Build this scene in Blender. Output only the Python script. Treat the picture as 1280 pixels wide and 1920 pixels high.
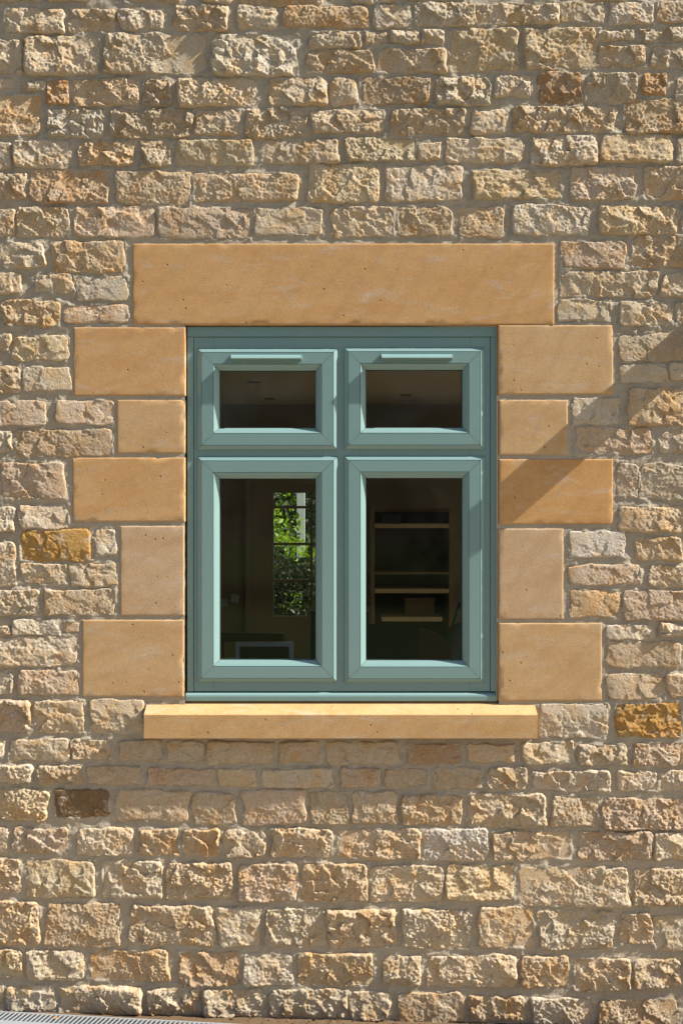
import bpy, math, random
import numpy as np
from mathutils import Vector

# ------------------------------------------------------------------ camera, sky, sun, exposure
for o in list(bpy.data.objects):
    bpy.data.objects.remove(o, do_unlink=True)
SC = bpy.context.scene
COL = SC.collection
S = 1.0 / 483.0            # metres per photograph pixel on the wall plane
D = 3.9                    # camera to wall
FP = D / S                 # focal length in photograph pixels
ZC = 1.98                  # height of the optical axis

cam = bpy.data.cameras.new('camera')
cam.sensor_fit = 'VERTICAL'
cam.sensor_height = 36.0
cam.sensor_width = 24.0
cam.lens = FP / 1920.0 * 36.0
cam.clip_start = 0.05
cam.clip_end = 500
cam_o = bpy.data.objects.new('camera', cam)
cam_o.location = (0, -D, ZC)
cam_o.rotation_euler = (math.radians(90), 0, 0)
COL.objects.link(cam_o)
SC.camera = cam_o

TO_SUN = Vector((1.0, -0.150, 0.88)).normalized()
world = bpy.data.worlds.new('World')
SC.world = world
world.use_nodes = True
wn = world.node_tree
bg = wn.nodes['Background']
sky = wn.nodes.new('ShaderNodeTexSky')
sky.sky_type = 'NISHITA'
sky.sun_disc = False
sky.sun_elevation = math.asin(TO_SUN.z)
sky.sun_rotation = math.atan2(TO_SUN.x, TO_SUN.y)
sky.dust_density = 2.0
sky.air_density = 1.0
bg.inputs['Strength'].default_value = 0.067
wn.links.new(sky.outputs[0], bg.inputs[0])

sun = bpy.data.lights.new('sun', 'SUN')
sun.energy = 5.0
sun.angle = math.radians(0.5)
sun.color = (1.0, 0.935, 0.84)
sun_o = bpy.data.objects.new('sun', sun)
sun_o.rotation_euler = (-TO_SUN).to_track_quat('-Z', 'Y').to_euler()
sun_o.location = (6, -3, 8)
COL.objects.link(sun_o)

SC.view_settings.view_transform = 'Standard'
SC.view_settings.look = 'None'
SC.view_settings.gamma = 1.0
SC.view_settings.use_curve_mapping = False
SC.view_settings.exposure = 1.3
SC.render.engine = 'CYCLES'
SC.cycles.max_bounces = 8
SC.cycles.diffuse_bounces = 6
SC.cycles.transparent_max_bounces = 12


# ------------------------------------------------------------------ coordinates
def X(px): return (px - 640.0) * S
def Z(py): return ZC + (960.0 - py) * S
def XD(px, y): return (px - 640.0) * (D + y) / FP          # at distance y behind the wall
def ZD(py, y): return ZC + (960.0 - py) * (D + y) / FP


# ------------------------------------------------------------------ object helpers
def tag(o, label=None, cat=None, group=None, kind=None):
    if label: o['label'] = label
    if cat: o['category'] = cat
    if group: o['group'] = group
    if kind: o['kind'] = kind
    return o

def empty(name, loc=(0, 0, 0), parent=None):
    o = bpy.data.objects.new(name, None)
    o.empty_display_size = 0.1
    COL.objects.link(o)
    o.location = loc
    if parent: o.parent = parent
    return o

def link(name, me, mat, parent=None, loc=(0, 0, 0), smooth=False):
    if mat: me.materials.append(mat)
    if smooth:
        me.polygons.foreach_set('use_smooth', [True] * len(me.polygons))
    o = bpy.data.objects.new(name, me)
    COL.objects.link(o)
    o.location = loc
    if parent: o.parent = parent
    return o

def np_mesh(name, verts, quads):
    me = bpy.data.meshes.new(name)
    nv, nq = len(verts), len(quads)
    me.vertices.add(nv)
    me.vertices.foreach_set('co', np.asarray(verts, np.float32).ravel())
    me.loops.add(nq * 4)
    me.loops.foreach_set('vertex_index', np.asarray(quads, np.int32).ravel())
    me.polygons.add(nq)
    me.polygons.foreach_set('loop_start', np.arange(0, nq * 4, 4, dtype=np.int32))
    me.update(calc_edges=True)
    return me

class MB:
    """Collects simple solids; build() links them as one mesh object."""
    def __init__(s): s.v = []; s.f = []
    def add(s, v, f):
        n = len(s.v); s.v += [tuple(p) for p in v]; s.f += [tuple(i + n for i in q) for q in f]; return s
    def box(s, x0, x1, y0, y1, z0, z1, b=0.0):
        if b <= 0:
            v = [(x, y, z) for z in (z0, z1) for y in (y0, y1) for x in (x0, x1)]
            return s.add(v, [(0, 2, 3, 1), (4, 5, 7, 6), (0, 1, 5, 4), (2, 6, 7, 3), (0, 4, 6, 2), (1, 3, 7, 5)])
        # front (low y) edges chamfered by b
        v = [(x0, y0 + b, z0), (x1, y0 + b, z0), (x1, y0 + b, z1), (x0, y0 + b, z1),
             (x0 + b, y0, z0 + b), (x1 - b, y0, z0 + b), (x1 - b, y0, z1 - b), (x0 + b, y0, z1 - b),
             (x0, y1, z0), (x1, y1, z0), (x1, y1, z1), (x0, y1, z1)]
        f = [(4, 5, 6, 7), (0, 1, 5, 4), (1, 2, 6, 5), (2, 3, 7, 6), (3, 0, 4, 7),
             (8, 9, 1, 0), (9, 10, 2, 1), (10, 11, 3, 2), (11, 8, 0, 3), (11, 10, 9, 8)]
        return s.add(v, f)
    def prism_x(s, prof, x0, x1):
        """prof: (y, z) loop extruded along x"""
        n = len(prof)
        v = [(x0, y, z) for y, z in prof] + [(x1, y, z) for y, z in prof]
        f = [(i, (i + 1) % n, n + (i + 1) % n, n + i) for i in range(n)]
        f += [tuple(range(n - 1, -1, -1)), tuple(range(n, 2 * n))]
        return s.add(v, f)
    def bar(s, a, b, r, n=8, r2=None):
        a, b = Vector(a), Vector(b); d = (b - a).normalized()
        u = d.orthogonal().normalized(); w = d.cross(u)
        r2 = r if r2 is None else r2
        v = []
        for p, q in ((a, r), (b, r2)):
            for i in range(n):
                t = 2 * math.pi * i / n
                v.append(p + (u * math.cos(t) + w * math.sin(t)) * q)
        f = [(i, (i + 1) % n, n + (i + 1) % n, n + i) for i in range(n)]
        f += [tuple(range(n - 1, -1, -1)), tuple(range(n, 2 * n))]
        return s.add(v, f)
    def build(s, name, mat, parent=None, loc=(0, 0, 0), smooth=False):
        me = bpy.data.meshes.new(name)
        me.from_pydata(s.v, [], s.f)
        import bmesh
        bm = bmesh.new(); bm.from_mesh(me)
        bmesh.ops.recalc_face_normals(bm, faces=bm.faces)
        bm.to_mesh(me); bm.free()
        return link(name, me, mat, parent, loc, smooth)


# ------------------------------------------------------------------ numpy noise
def _h(ix, iy, seed):
    h = (ix.astype(np.int64) * 374761393 + iy.astype(np.int64) * 668265263 + seed * 974711 + 12345) & 0xFFFFFFFF
    h = ((h ^ (h >> 13)) * 1274126177) & 0xFFFFFFFF
    h = ((h ^ (h >> 16)) * 2246822519) & 0xFFFFFFFF
    return h ^ (h >> 15)
def _u(h, k=0):
    h = (h * (2654435761 + 2 * k * 40503) + k * 7919) & 0xFFFFFFFF
    h = h ^ (h >> 16)
    return (h & 0xFFFFFF) / float(0x1000000)
def perlin(x, y, seed=0):
    ix, iy = np.floor(x), np.floor(y)
    fx, fy = x - ix, y - iy
    ux = fx * fx * fx * (fx * (fx * 6 - 15) + 10); uy = fy * fy * fy * (fy * (fy * 6 - 15) + 10)
    r = []
    for dy in (0, 1):
        for dx in (0, 1):
            a = _u(_h(ix + dx, iy + dy, seed)) * 2 * np.pi
            r.append(np.cos(a) * (fx - dx) + np.sin(a) * (fy - dy))
    return 1.5 * ((r[0] * (1 - ux) + r[1] * ux) * (1 - uy) + (r[2] * (1 - ux) + r[3] * ux) * uy)
def fbm(x, y, seed=0, oct=3, gain=0.5):
    t = np.zeros_like(x); a = 1.0
    for i in range(oct):
        t += a * perlin(x * 2.03 ** i + 17.3 * i, y * 2.03 ** i - 9.1 * i, seed + i * 31); a *= gain
    return t
def facets(x, y, seed=0, tilt=1.0):
    """broken-rock noise: every cell is a tilted flat with its own level"""
    ix, iy = np.floor(x), np.floor(y)
    best = np.full(x.shape, 9.0); out = np.zeros(x.shape)
    for dy in (-1, 0, 1):
        for dx in (-1, 0, 1):
            h = _h(ix + dx, iy + dy, seed)
            px = ix + dx + _u(h, 1); py = iy + dy + _u(h, 2)
            d = (x - px) ** 2 + (y - py) ** 2
            val = (_u(h, 3) - 0.5) * 1.2 + tilt * ((_u(h, 4) - 0.5) * (x - px) + (_u(h, 5) - 0.5) * (y - py)) * 2.6
            m = d < best
            best = np.where(m, d, best); out = np.where(m, val, out)
    return out
def sstep(t):
    t = np.clip(t, 0, 1); return t * t * (3 - 2 * t)


# ------------------------------------------------------------------ materials
def new_mat(name):
    m = bpy.data.materials.new(name); m.use_nodes = True
    nt = m.node_tree
    b = nt.nodes['Principled BSDF']
    return m, nt, b
def N(nt, t, **kw):
    n = nt.nodes.new(t)
    for k, v in kw.items(): setattr(n, k, v)
    return n
def noise(nt, vec, scale, detail=4, rough=0.55, dist=0.0):
    n = N(nt, 'ShaderNodeTexNoise')
    n.inputs['Scale'].default_value = scale; n.inputs['Detail'].default_value = detail
    n.inputs['Roughness'].default_value = rough; n.inputs['Distortion'].default_value = dist
    nt.links.new(vec, n.inputs['Vector']); return n.outputs['Fac']
def ramp(nt, fac, stops):
    r = N(nt, 'ShaderNodeValToRGB'); e = r.color_ramp.elements
    while len(e) < len(stops): e.new(0.5)
    for el, (p, c) in zip(e, stops):
        el.position = p
        el.color = (c, c, c, 1) if isinstance(c, (int, float)) else (*c, 1)
    nt.links.new(fac, r.inputs[0]); return r.outputs[0]
def mix(nt, fac, a, b, mode='MIX'):
    m = N(nt, 'ShaderNodeMix', data_type='RGBA', blend_type=mode)
    for sock, v in ((m.inputs['Factor'], fac), (m.inputs['A'], a), (m.inputs['B'], b)):
        if isinstance(v, (int, float)): sock.default_value = v
        elif isinstance(v, tuple): sock.default_value = (*v, 1)
        else: nt.links.new(v, sock)
    return m.outputs['Result']
def math_(nt, op, a, b):
    m = N(nt, 'ShaderNodeMath', operation=op)
    for s_, v in zip(m.inputs, (a, b)):
        if isinstance(v, (int, float)): s_.default_value = v
        else: nt.links.new(v, s_)
    return m.outputs[0]
def bump(nt, b, h, dist, strength=1.0, normal=None):
    n = N(nt, 'ShaderNodeBump'); n.inputs['Distance'].default_value = dist
    n.inputs['Strength'].default_value = strength
    nt.links.new(h, n.inputs['Height'])
    if normal: nt.links.new(normal, n.inputs['Normal'])
    if b: nt.links.new(n.outputs[0], b.inputs['Normal'])
    return n.outputs[0]

def mat_rubble():
    m, nt, b = new_mat('rubble_stone')
    P = N(nt, 'ShaderNodeNewGeometry').outputs['Position']
    oi = N(nt, 'ShaderNodeObjectInfo')
    base = oi.outputs['Color']
    ochre = mix(nt, 1.0, base, (1.0, 0.82, 0.59), 'MULTIPLY')
    c = mix(nt, ramp(nt, noise(nt, P, 13, 5, 0.6, 0.4), [(0.46, 0.0), (0.65, 0.85)]), base, ochre)
    pale = mix(nt, 0.62, base, (0.55, 0.49, 0.40))
    c = mix(nt, ramp(nt, noise(nt, P, 21, 6, 0.65, 0.3), [(0.52, 0.0), (0.66, 0.75)]), c, pale)
    c = mix(nt, 1.0, c, ramp(nt, noise(nt, P, 170, 3, 0.7), [(0.25, 0.72), (0.72, 1.12)]), 'MULTIPLY')
    dark = ramp(nt, noise(nt, P, 34, 5, 0.7, 0.5), [(0.28, 0.62), (0.42, 1.0)])
    c = mix(nt, 1.0, c, dark, 'MULTIPLY')
    nt.links.new(c, b.inputs['Base Color'])
    b.inputs['Roughness'].default_value = 0.95
    b.inputs['Specular IOR Level'].default_value = 0.12
    h = math_(nt, 'ADD', noise(nt, P, 135, 5, 0.75), math_(nt, 'MULTIPLY', noise(nt, P, 330, 2, 0.6), 0.45))
    bump(nt, b, h, 0.0065, 1.0)
    return m

def mat_mortar():
    m, nt, b = new_mat('lime_mortar')
    P = N(nt, 'ShaderNodeNewGeometry').outputs['Position']
    mp = N(nt, 'ShaderNodeMapping'); mp.inputs['Scale'].default_value = (0.35, 1, 2.2)
    nt.links.new(P, mp.inputs['Vector'])
    c = mix(nt, noise(nt, P, 9, 5, 0.6), (0.315, 0.272, 0.205), (0.425, 0.375, 0.29))
    c = mix(nt, 1.0, c, ramp(nt, noise(nt, P, 260, 3, 0.7), [(0.25, 0.78), (0.75, 1.12)]), 'MULTIPLY')
    c = mix(nt, ramp(nt, noise(nt, P, 2.6, 4, 0.6, 0.5), [(0.42, 0.0), (0.62, 0.55)]), c, mix(nt, 1.0, c, (0.80, 0.80, 0.82), 'MULTIPLY'))
    pit = ramp(nt, noise(nt, P, 75, 2, 0.4), [(0.22, 0.55), (0.29, 1.0)])
    c = mix(nt, 1.0, c, pit, 'MULTIPLY')
    nt.links.new(c, b.inputs['Base Color'])
    b.inputs['Roughness'].default_value = 0.95
    b.inputs['Specular IOR Level'].default_value = 0.1
    h = math_(nt, 'ADD', noise(nt, mp.outputs[0], 70, 4, 0.65), math_(nt, 'MULTIPLY', noise(nt, P, 320, 2, 0.6), 0.5))
    bump(nt, b, h, 0.0022, 0.8)
    return m

def mat_dressed():
    m, nt, b = new_mat('sawn_sandstone')
    tc = N(nt, 'ShaderNodeNewGeometry').outputs['Position']
    base = N(nt, 'ShaderNodeObjectInfo').outputs['Color']
    mp = N(nt, 'ShaderNodeMapping'); mp.inputs['Scale'].default_value = (0.8, 1, 2.6)
    mp.inputs['Rotation'].default_value = (0, math.radians(9), 0)
    nt.links.new(tc, mp.inputs['Vector'])
    c = mix(nt, ramp(nt, noise(nt, mp.outputs[0], 3.2, 6, 0.6, 0.8), [(0.36, 0.0), (0.66, 1.0)]), base,
            mix(nt, 1.0, base, (0.91, 0.85, 0.76), 'MULTIPLY'))
    c = mix(nt, ramp(nt, noise(nt, mp.outputs[0], 7, 7, 0.72, 0.6), [(0.53, 0.0), (0.72, 0.7)]), c, (0.46, 0.39, 0.31))
    wv = N(nt, 'ShaderNodeTexWave', wave_type='RINGS', rings_direction='Y')
    wv.inputs['Scale'].default_value = 3.2; wv.inputs['Distortion'].default_value = 5.0; wv.inputs['Detail'].default_value = 3
    wv.inputs['Detail Scale'].default_value = 1.2
    mo = N(nt, 'ShaderNodeMapping'); mo.inputs['Location'].default_value = (1.6, 0, -3.9); nt.links.new(tc, mo.inputs['Vector'])
    nt.links.new(mo.outputs[0], wv.inputs['Vector'])
    c = mix(nt, 1.0, c, ramp(nt, wv.outputs['Fac'], [(0.0, 0.955), (0.3, 1.0), (1.0, 1.012)]), 'MULTIPLY')
    c = mix(nt, 1.0, c, ramp(nt, noise(nt, tc, 34, 5, 0.7), [(0.3, 0.92), (0.7, 1.05)]), 'MULTIPLY')
    c = mix(nt, 1.0, c, ramp(nt, noise(nt, tc, 210, 2, 0.6), [(0.25, 0.80), (0.75, 1.12)]), 'MULTIPLY')
    vo = N(nt, 'ShaderNodeTexVoronoi'); vo.inputs['Scale'].default_value = 23
    vo.inputs['Randomness'].default_value = 1.0
    nt.links.new(tc, vo.inputs['Vector'])
    pick = ramp(nt, noise(nt, tc, 11, 2), [(0.47, 0.0), (0.53, 1.0)])
    pit = math_(nt, 'MULTIPLY', ramp(nt, vo.outputs['Distance'], [(0.07, 1.0), (0.12, 0.0)]), pick)
    c = mix(nt, math_(nt, 'MULTIPLY', pit, 0.75), c, (0.12, 0.075, 0.04))
    nt.links.new(c, b.inputs['Base Color'])
    b.inputs['Roughness'].default_value = 0.92
    b.inputs['Specular IOR Level'].default_value = 0.12
    h = math_(nt, 'SUBTRACT', noise(nt, tc, 280, 3, 0.7), math_(nt, 'MULTIPLY', pit, 1.5))
    n1 = bump(nt, None, h, 0.0012, 0.7)
    bump(nt, b, noise(nt, tc, 18, 3, 0.5), 0.0006, 0.5, n1)
    return m

def mat_simple(name, col, rough=0.5, spec=0.5, var=0.0, vscale=8, metal=0.0, bump_d=0.0, bump_s=60):
    m, nt, b = new_mat(name)
    P = N(nt, 'ShaderNodeNewGeometry').outputs['Position']
    lo = tuple(c * (1 - var) for c in col); hi = tuple(min(1, c * (1 + var)) for c in col)
    c = mix(nt, noise(nt, P, vscale, 5, 0.6), lo, hi)
    nt.links.new(c, b.inputs['Base Color'])
    b.inputs['Roughness'].default_value = rough
    b.inputs['Specular IOR Level'].default_value = spec
    b.inputs['Metallic'].default_value = metal
    if bump_d: bump(nt, b, noise(nt, P, bump_s, 3, 0.6), bump_d, 0.6)
    return m

def mat_wood(name, a, c2, rough=0.5):
    m, nt, b = new_mat(name)
    P = N(nt, 'ShaderNodeNewGeometry').outputs['Position']
    mp = N(nt, 'ShaderNodeMapping'); mp.inputs['Scale'].default_value = (1, 1, 0.12)
    nt.links.new(P, mp.inputs['Vector'])
    c = mix(nt, noise(nt, mp.outputs[0], 30, 5, 0.6, 1.0), a, c2)
    nt.links.new(c, b.inputs['Base Color']); b.inputs['Roughness'].default_value = rough
    return m

def mat_glass():
    m = bpy.data.materials.new('window_glass'); m.use_nodes = True
    nt = m.node_tree; nt.nodes.clear()
    out = N(nt, 'ShaderNodeOutputMaterial')
    tr = N(nt, 'ShaderNodeBsdfTransparent'); tr.inputs[0].default_value = (0.87, 0.89, 0.87, 1)
    gl = N(nt, 'ShaderNodeBsdfGlossy'); gl.inputs['Roughness'].default_value = 0.055
    fr = N(nt, 'ShaderNodeFresnel'); 
    bf = N(nt, 'ShaderNodeNewGeometry').outputs['Backfacing']
    nt.links.new(math_(nt, 'ADD', 1.5, math_(nt, 'MULTIPLY', bf, 1 / 1.5 - 1.5)), fr.inputs['IOR'])
    ms = N(nt, 'ShaderNodeMixShader')
    nt.links.new(fr.outputs[0], ms.inputs[0]); nt.links.new(tr.outputs[0], ms.inputs[1]); nt.links.new(gl.outputs[0], ms.inputs[2])
    nt.links.new(ms.outputs[0], out.inputs[0])
    P = N(nt, 'ShaderNodeNewGeometry').outputs['Position']
    bp = N(nt, 'ShaderNodeBump'); bp.inputs['Distance'].default_value = 0.002; bp.inputs['Strength'].default_value = 0.06
    nt.links.new(noise(nt, P, 3.0, 1), bp.inputs['Height']); nt.links.new(bp.outputs[0], gl.inputs['Normal'])
    return m

def mat_leaf(name, a, c2):
    m = bpy.data.materials.new(name); m.use_nodes = True
    nt = m.node_tree; nt.nodes.clear()
    out = N(nt, 'ShaderNodeOutputMaterial')
    P = N(nt, 'ShaderNodeNewGeometry').outputs['Position']
    c = mix(nt, ramp(nt, noise(nt, P, 6, 4, 0.7), [(0.35, 0.0), (0.65, 1.0)]), a, c2)
    df = N(nt, 'ShaderNodeBsdfPrincipled'); df.inputs['Roughness'].default_value = 0.45
    tl = N(nt, 'ShaderNodeBsdfTranslucent')
    nt.links.new(c, df.inputs['Base Color'])
    nt.links.new(mix(nt, 1.0, c, (1.3, 1.3, 0.5), 'MULTIPLY'), tl.inputs[0])
    ms = N(nt, 'ShaderNodeMixShader'); ms.inputs[0].default_value = 0.4
    nt.links.new(df.outputs[0], ms.inputs[1]); nt.links.new(tl.outputs[0], ms.inputs[2])
    nt.links.new(ms.outputs[0], out.inputs[0])
    return m

M = dict(
    rubble=mat_rubble(), mortar=mat_mortar(), dressed=mat_dressed(), glass=mat_glass(),
    green=mat_simple('sage_green_paint', (0.156, 0.256, 0.250), 0.38, 0.5, 0.035, 14, bump_d=0.00025, bump_s=160),
    seal=mat_simple('black_rubber_seal', (0.012, 0.012, 0.012), 0.6),
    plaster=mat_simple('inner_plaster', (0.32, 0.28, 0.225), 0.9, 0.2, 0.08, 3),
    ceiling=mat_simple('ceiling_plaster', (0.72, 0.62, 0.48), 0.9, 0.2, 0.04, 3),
    floor=mat_wood('oak_floor', (0.42, 0.32, 0.21), (0.50, 0.39, 0.26)),
    doorpaint=mat_simple('door_paint', (0.40, 0.34, 0.26), 0.5, 0.4, 0.04, 5),
    darkwood=mat_wood('dark_red_wood', (0.055, 0.018, 0.010), (0.09, 0.03, 0.016), 0.3),
    oak=mat_wood('pale_oak', (0.62, 0.46, 0.27), (0.72, 0.55, 0.34)),
    midoak=mat_wood('mid_oak', (0.24, 0.16, 0.085), (0.30, 0.20, 0.11)),
    walnut=mat_wood('brown_wood', (0.12, 0.065, 0.032), (0.17, 0.095, 0.05)),
    leather=mat_simple('brown_leather', (0.07, 0.028, 0.014), 0.45, 0.5, 0.2, 9),
    silver=mat_simple('silver_plastic', (0.78, 0.84, 0.90), 0.35, 0.5, 0.02),
    black=mat_simple('black_screen', (0.008, 0.008, 0.010), 0.15, 0.5),
    navy=mat_simple('navy_plastic', (0.014, 0.017, 0.030), 0.4, 0.4, 0.1),
    paper=mat_simple('blue_paper', (0.50, 0.62, 0.70), 0.8, 0.2, 0.03),
    bluecloth=mat_simple('blue_grey_cloth', (0.08, 0.10, 0.15), 0.9, 0.2, 0.2, 12),
    steel=mat_simple('galvanised_steel', (0.25, 0.28, 0.30), 0.5, 0.5, 0.2, 60, metal=0.2),
    dark=mat_simple('dark_channel', (0.02, 0.02, 0.022), 0.8),
    tarmac=mat_simple('tarmac', (0.075, 0.078, 0.085), 0.95, 0.2, 0.35, 160, bump_d=0.004, bump_s=130),
    gravel=mat_simple('pale_gravel', (0.33, 0.28, 0.21), 0.95, 0.1, 0.3, 120, bump_d=0.01, bump_s=90),
    soil=mat_simple('brown_soil', (0.105, 0.07, 0.04), 0.95, 0.1, 0.45, 60),
    grassland=mat_simple('rough_grass', (0.035, 0.05, 0.018), 0.95, 0.1, 0.3, 9),
    lawn=mat_simple('lawn', (0.045, 0.085, 0.02), 0.9, 0.1, 0.3, 9),
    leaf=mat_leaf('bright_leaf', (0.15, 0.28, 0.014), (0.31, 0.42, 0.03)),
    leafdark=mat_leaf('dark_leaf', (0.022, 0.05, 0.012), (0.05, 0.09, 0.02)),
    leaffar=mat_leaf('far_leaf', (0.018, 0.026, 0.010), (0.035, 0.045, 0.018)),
    bark=mat_simple('grey_bark', (0.24, 0.21, 0.17), 0.9, 0.1, 0.25, 20, bump_d=0.01, bump_s=25),
    render=mat_simple('white_render', (0.72, 0.72, 0.70), 0.9, 0.1, 0.04),
    drywood=mat_wood('weathered_oak', (0.20, 0.15, 0.10), (0.27, 0.21, 0.15), 0.8),
    deadleaf=mat_simple('dead_leaf', (0.28, 0.14, 0.04), 0.8, 0.2, 0.2, 30),
)

# ------------------------------------------------------------------ the house: rubble wall
house = empty('stone_house', (0, 0, 0))
tag(house, 'honey coloured rubble stone house wall round a sage green window', 'house')

# stones as (x0, y0, x1, y1, colour) on the wall, in photograph pixels; digits after the colour: roughness 0-9
STONES = """
-30 -45 80 3 t;90 -45 170 2 c;235 -45 345 5 o;380 -45 440 6 c;446 -45 602 13 o;655 -45 742 5 w;760 -45 880 1 c;1070 -45 1172 3 t
10 18 122 63 c;129 18 218 61 t;223 20 307 56 w;325 12 428 57 t;446 12 518 53 c;532 14 690 51 o;700 8 772 54 w3;774 6 890 49 c;893 9 1047 47 c;1050 5 1131 42 c4;1141 4 1224 46 w4;1230 2 1300 44 t
-40 74 42 138 c;48 69 186 140 c;195 64 386 139 c;397 65 557 142 w;577 61 676 91 c;683 62 727 82 t;734 57 786 82 c;790 57 831 82 c;575 95 698 136 o;706 92 836 137 t;844 56 970 135 y;981 55 1117 130 y;1120 56 1184 76 c;1187 55 1300 77 c;1122 88 1210 126 t;1219 85 1300 128 c
-30 146 27 167 w;42 154 87 170 w;88 150 130 197 r;136 148 258 199 t;270 150 323 199 t;334 148 481 200 c;505 147 611 198 c;618 148 672 198 c;682 147 804 196 b;815 145 918 198 c;925 142 994 182 w;1009 136 1089 195 r;1096 138 1190 194 c;1204 138 1249 179 R;1265 143 1320 190 c
-60 178 76 256 o4;90 206 194 257 w;207 206 360 258 t;366 206 447 253 t4;460 204 574 258 c;585 206 718 250 c;734 205 872 253 t;882 208 950 252 c;961 201 1152 248 t;1169 187 1310 251 o
-30 267 20 317 w;26 263 132 315 w;150 265 253 310 o;262 264 319 314 t;330 264 474 312 y;491 264 635 307 c;650 260 778 302 y;783 267 826 299 c;834 260 980 305 c;993 256 1116 309 w;1127 251 1259 304 y;1267 257 1320 308 c
-30 327 50 374 t;56 317 205 381 b;218 322 357 384 t;363 324 561 377 t;577 308 708 380 y;722 311 866 377 w4;886 320 1050 373 y;1067 314 1190 375 p;1207 313 1310 375 t
-30 393 28 445 t;33 389 131 444 t;140 388 291 445 p;296 390 471 448 p;477 390 604 440 c4;623 389 737 444 c;746 388 845 443 o;857 388 943 446 o;960 385 1104 440 w;1122 388 1268 440 y;1277 384 1330 440 t
2 455 85 503 c;98 453 234 512 o;-20 512 40 550 c;66 515 139 549 c;142 519 240 563 w;5 563 112 611 o;119 572 241 605 p;-20 629 20 660 w;24 631 130 676 y;-20 688 40 738 t;43 690 134 732 c3
-30 752 86 798 p4;104 751 213 794 p;-20 808 23 848 w;29 806 211 856 b;3 868 122 936 p;-20 951 29 998 w;35 949 129 991 w;38 994 172 1052 g;179 992 218 1041 w;-20 1017 30 1099 w4;43 1057 126 1095 c;132 1056 219 1098 c
-20 1105 73 1153 c;85 1106 216 1153 t;-20 1176 18 1192 w;25 1161 120 1191 w;119 1166 150 1185 t2;-20 1193 146 1249 w;-20 1259 25 1302 w;35 1257 147 1304 p;-20 1313 59 1374 p;67 1315 157 1373 t;169 1311 270 1373 c
1050 454 1172 503 p;1184 443 1330 501 t;1049 509 1231 556 c;1237 513 1330 556 c;1046 563 1142 602 c;1161 566 1258 611 c;1266 568 1330 610 t;1160 626 1330 677 t;1162 683 1250 717 c3;1254 679 1330 713 c;1176 727 1330 800 o
1071 746 1158 795 w;1079 802 1221 851 p;1236 807 1330 850 w;1155 868 1194 931 p;1197 871 1330 937 c;1159 950 1330 997 t;1066 997 1171 1044 W;1189 1007 1275 1051 o;1063 1059 1199 1095 p;1215 1060 1330 1100 c
1067 1107 1158 1157 o;1167 1107 1330 1162 p4;1134 1172 1228 1199 w;1234 1169 1330 1193 w;1136 1204 1273 1251 t4;1136 1263 1245 1311 t;1251 1264 1330 1308 p;1012 1319 1138 1383 w;1153 1319 1276 1381 g
-20 1387 10 1421 w;17 1387 129 1426 c;135 1386 211 1424 t;225 1388 304 1426 t3;312 1391 381 1427 c3;388 1391 511 1430 t3;522 1391 600 1428 t3;612 1391 746 1432 t3;763 1395 863 1432 b3;875 1395 963 1428 t3;980 1392 1075 1432 c;1083 1397 1176 1435 c;1187 1393 1300 1436 p
-20 1435 62 1468 w;72 1435 154 1470 t;166 1437 264 1469 t3;277 1441 403 1472 p3;412 1440 482 1474 y3;492 1441 624 1477 c3;639 1439 711 1474 p3;721 1441 800 1474 t3;812 1441 902 1478 t3;913 1438 987 1479 c;997 1446 1143 1483 w;1154 1447 1231 1483 w;1235 1448 1330 1483 w
0 1479 91 1539 y;105 1480 204 1532 B3;218 1481 355 1538 t2;362 1486 441 1545 t3;456 1481 573 1545 p3;581 1485 652 1544 t3;659 1485 745 1545 t3;753 1491 865 1546 o4;876 1489 1022 1549 t;1033 1493 1119 1549 t5;1129 1497 1310 1555 p
-20 1549 17 1600 w;25 1552 127 1599 p;145 1553 249 1603 c;261 1555 335 1603 o;344 1555 411 1605 o;421 1555 499 1605 c;509 1553 621 1607 t;633 1555 787 1609 t;792 1555 913 1611 W5;922 1559 1069 1611 t;1083 1559 1221 1611 p;1225 1561 1320 1611 c
-20 1610 38 1673 t;52 1613 178 1683 y4;193 1613 305 1683 c;314 1617 435 1685 t;447 1619 559 1689 p;565 1619 688 1689 o;695 1623 830 1691 c;835 1622 963 1687 y;975 1625 1175 1699 c;1187 1629 1330 1697 t
-20 1691 75 1771 o;88 1693 225 1774 t4;244 1698 401 1771 t;408 1701 487 1773 c4;497 1704 611 1775 c;613 1705 742 1775 t;753 1705 882 1779 c;896 1701 999 1777 t;1009 1707 1149 1778 c;1161 1711 1221 1770 t;1226 1715 1330 1781 c
-20 1781 43 1831 y;50 1783 158 1837 c;170 1782 317 1839 o;335 1786 450 1847 b;456 1789 549 1848 w;559 1787 700 1848 o;717 1791 789 1845 c;801 1791 967 1849 c;973 1791 1063 1850 o;1075 1797 1179 1856 t;1187 1797 1275 1852 t;1282 1800 1340 1850 c
-20 1847 8 1899 c;14 1849 103 1895 w;112 1850 267 1901 c;277 1853 373 1901 c;381 1855 495 1905 c;505 1855 653 1907 c;656 1859 729 1911 c;745 1861 869 1916 t;877 1867 983 1912 t;996 1871 1109 1922 w;1121 1873 1270 1930 t;860 1924 1030 1975 t;1040 1932 1140 1985 c;1150 1938 1290 1990 t
"""
PAL = dict(c=(.51, .415, .285), w=(.53, .455, .35), W=(.55, .50, .43), t=(.46, .345, .215), o=(.47, .315, .16), y=(.51, .395, .225),
           r=(.40, .265, .15), R=(.44, .28, .145), b=(.36, .23, .12), B=(.215, .145, .08), p=(.48, .355, .25), g=(.43, .255, .085))
PAL = {k: c if k in 'rRgBW' else tuple(a * .62 + m_ * .38 for a, m_ in zip(c, (.55, .465, .345))) for k, c in PAL.items()}
RECTS = []
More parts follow.
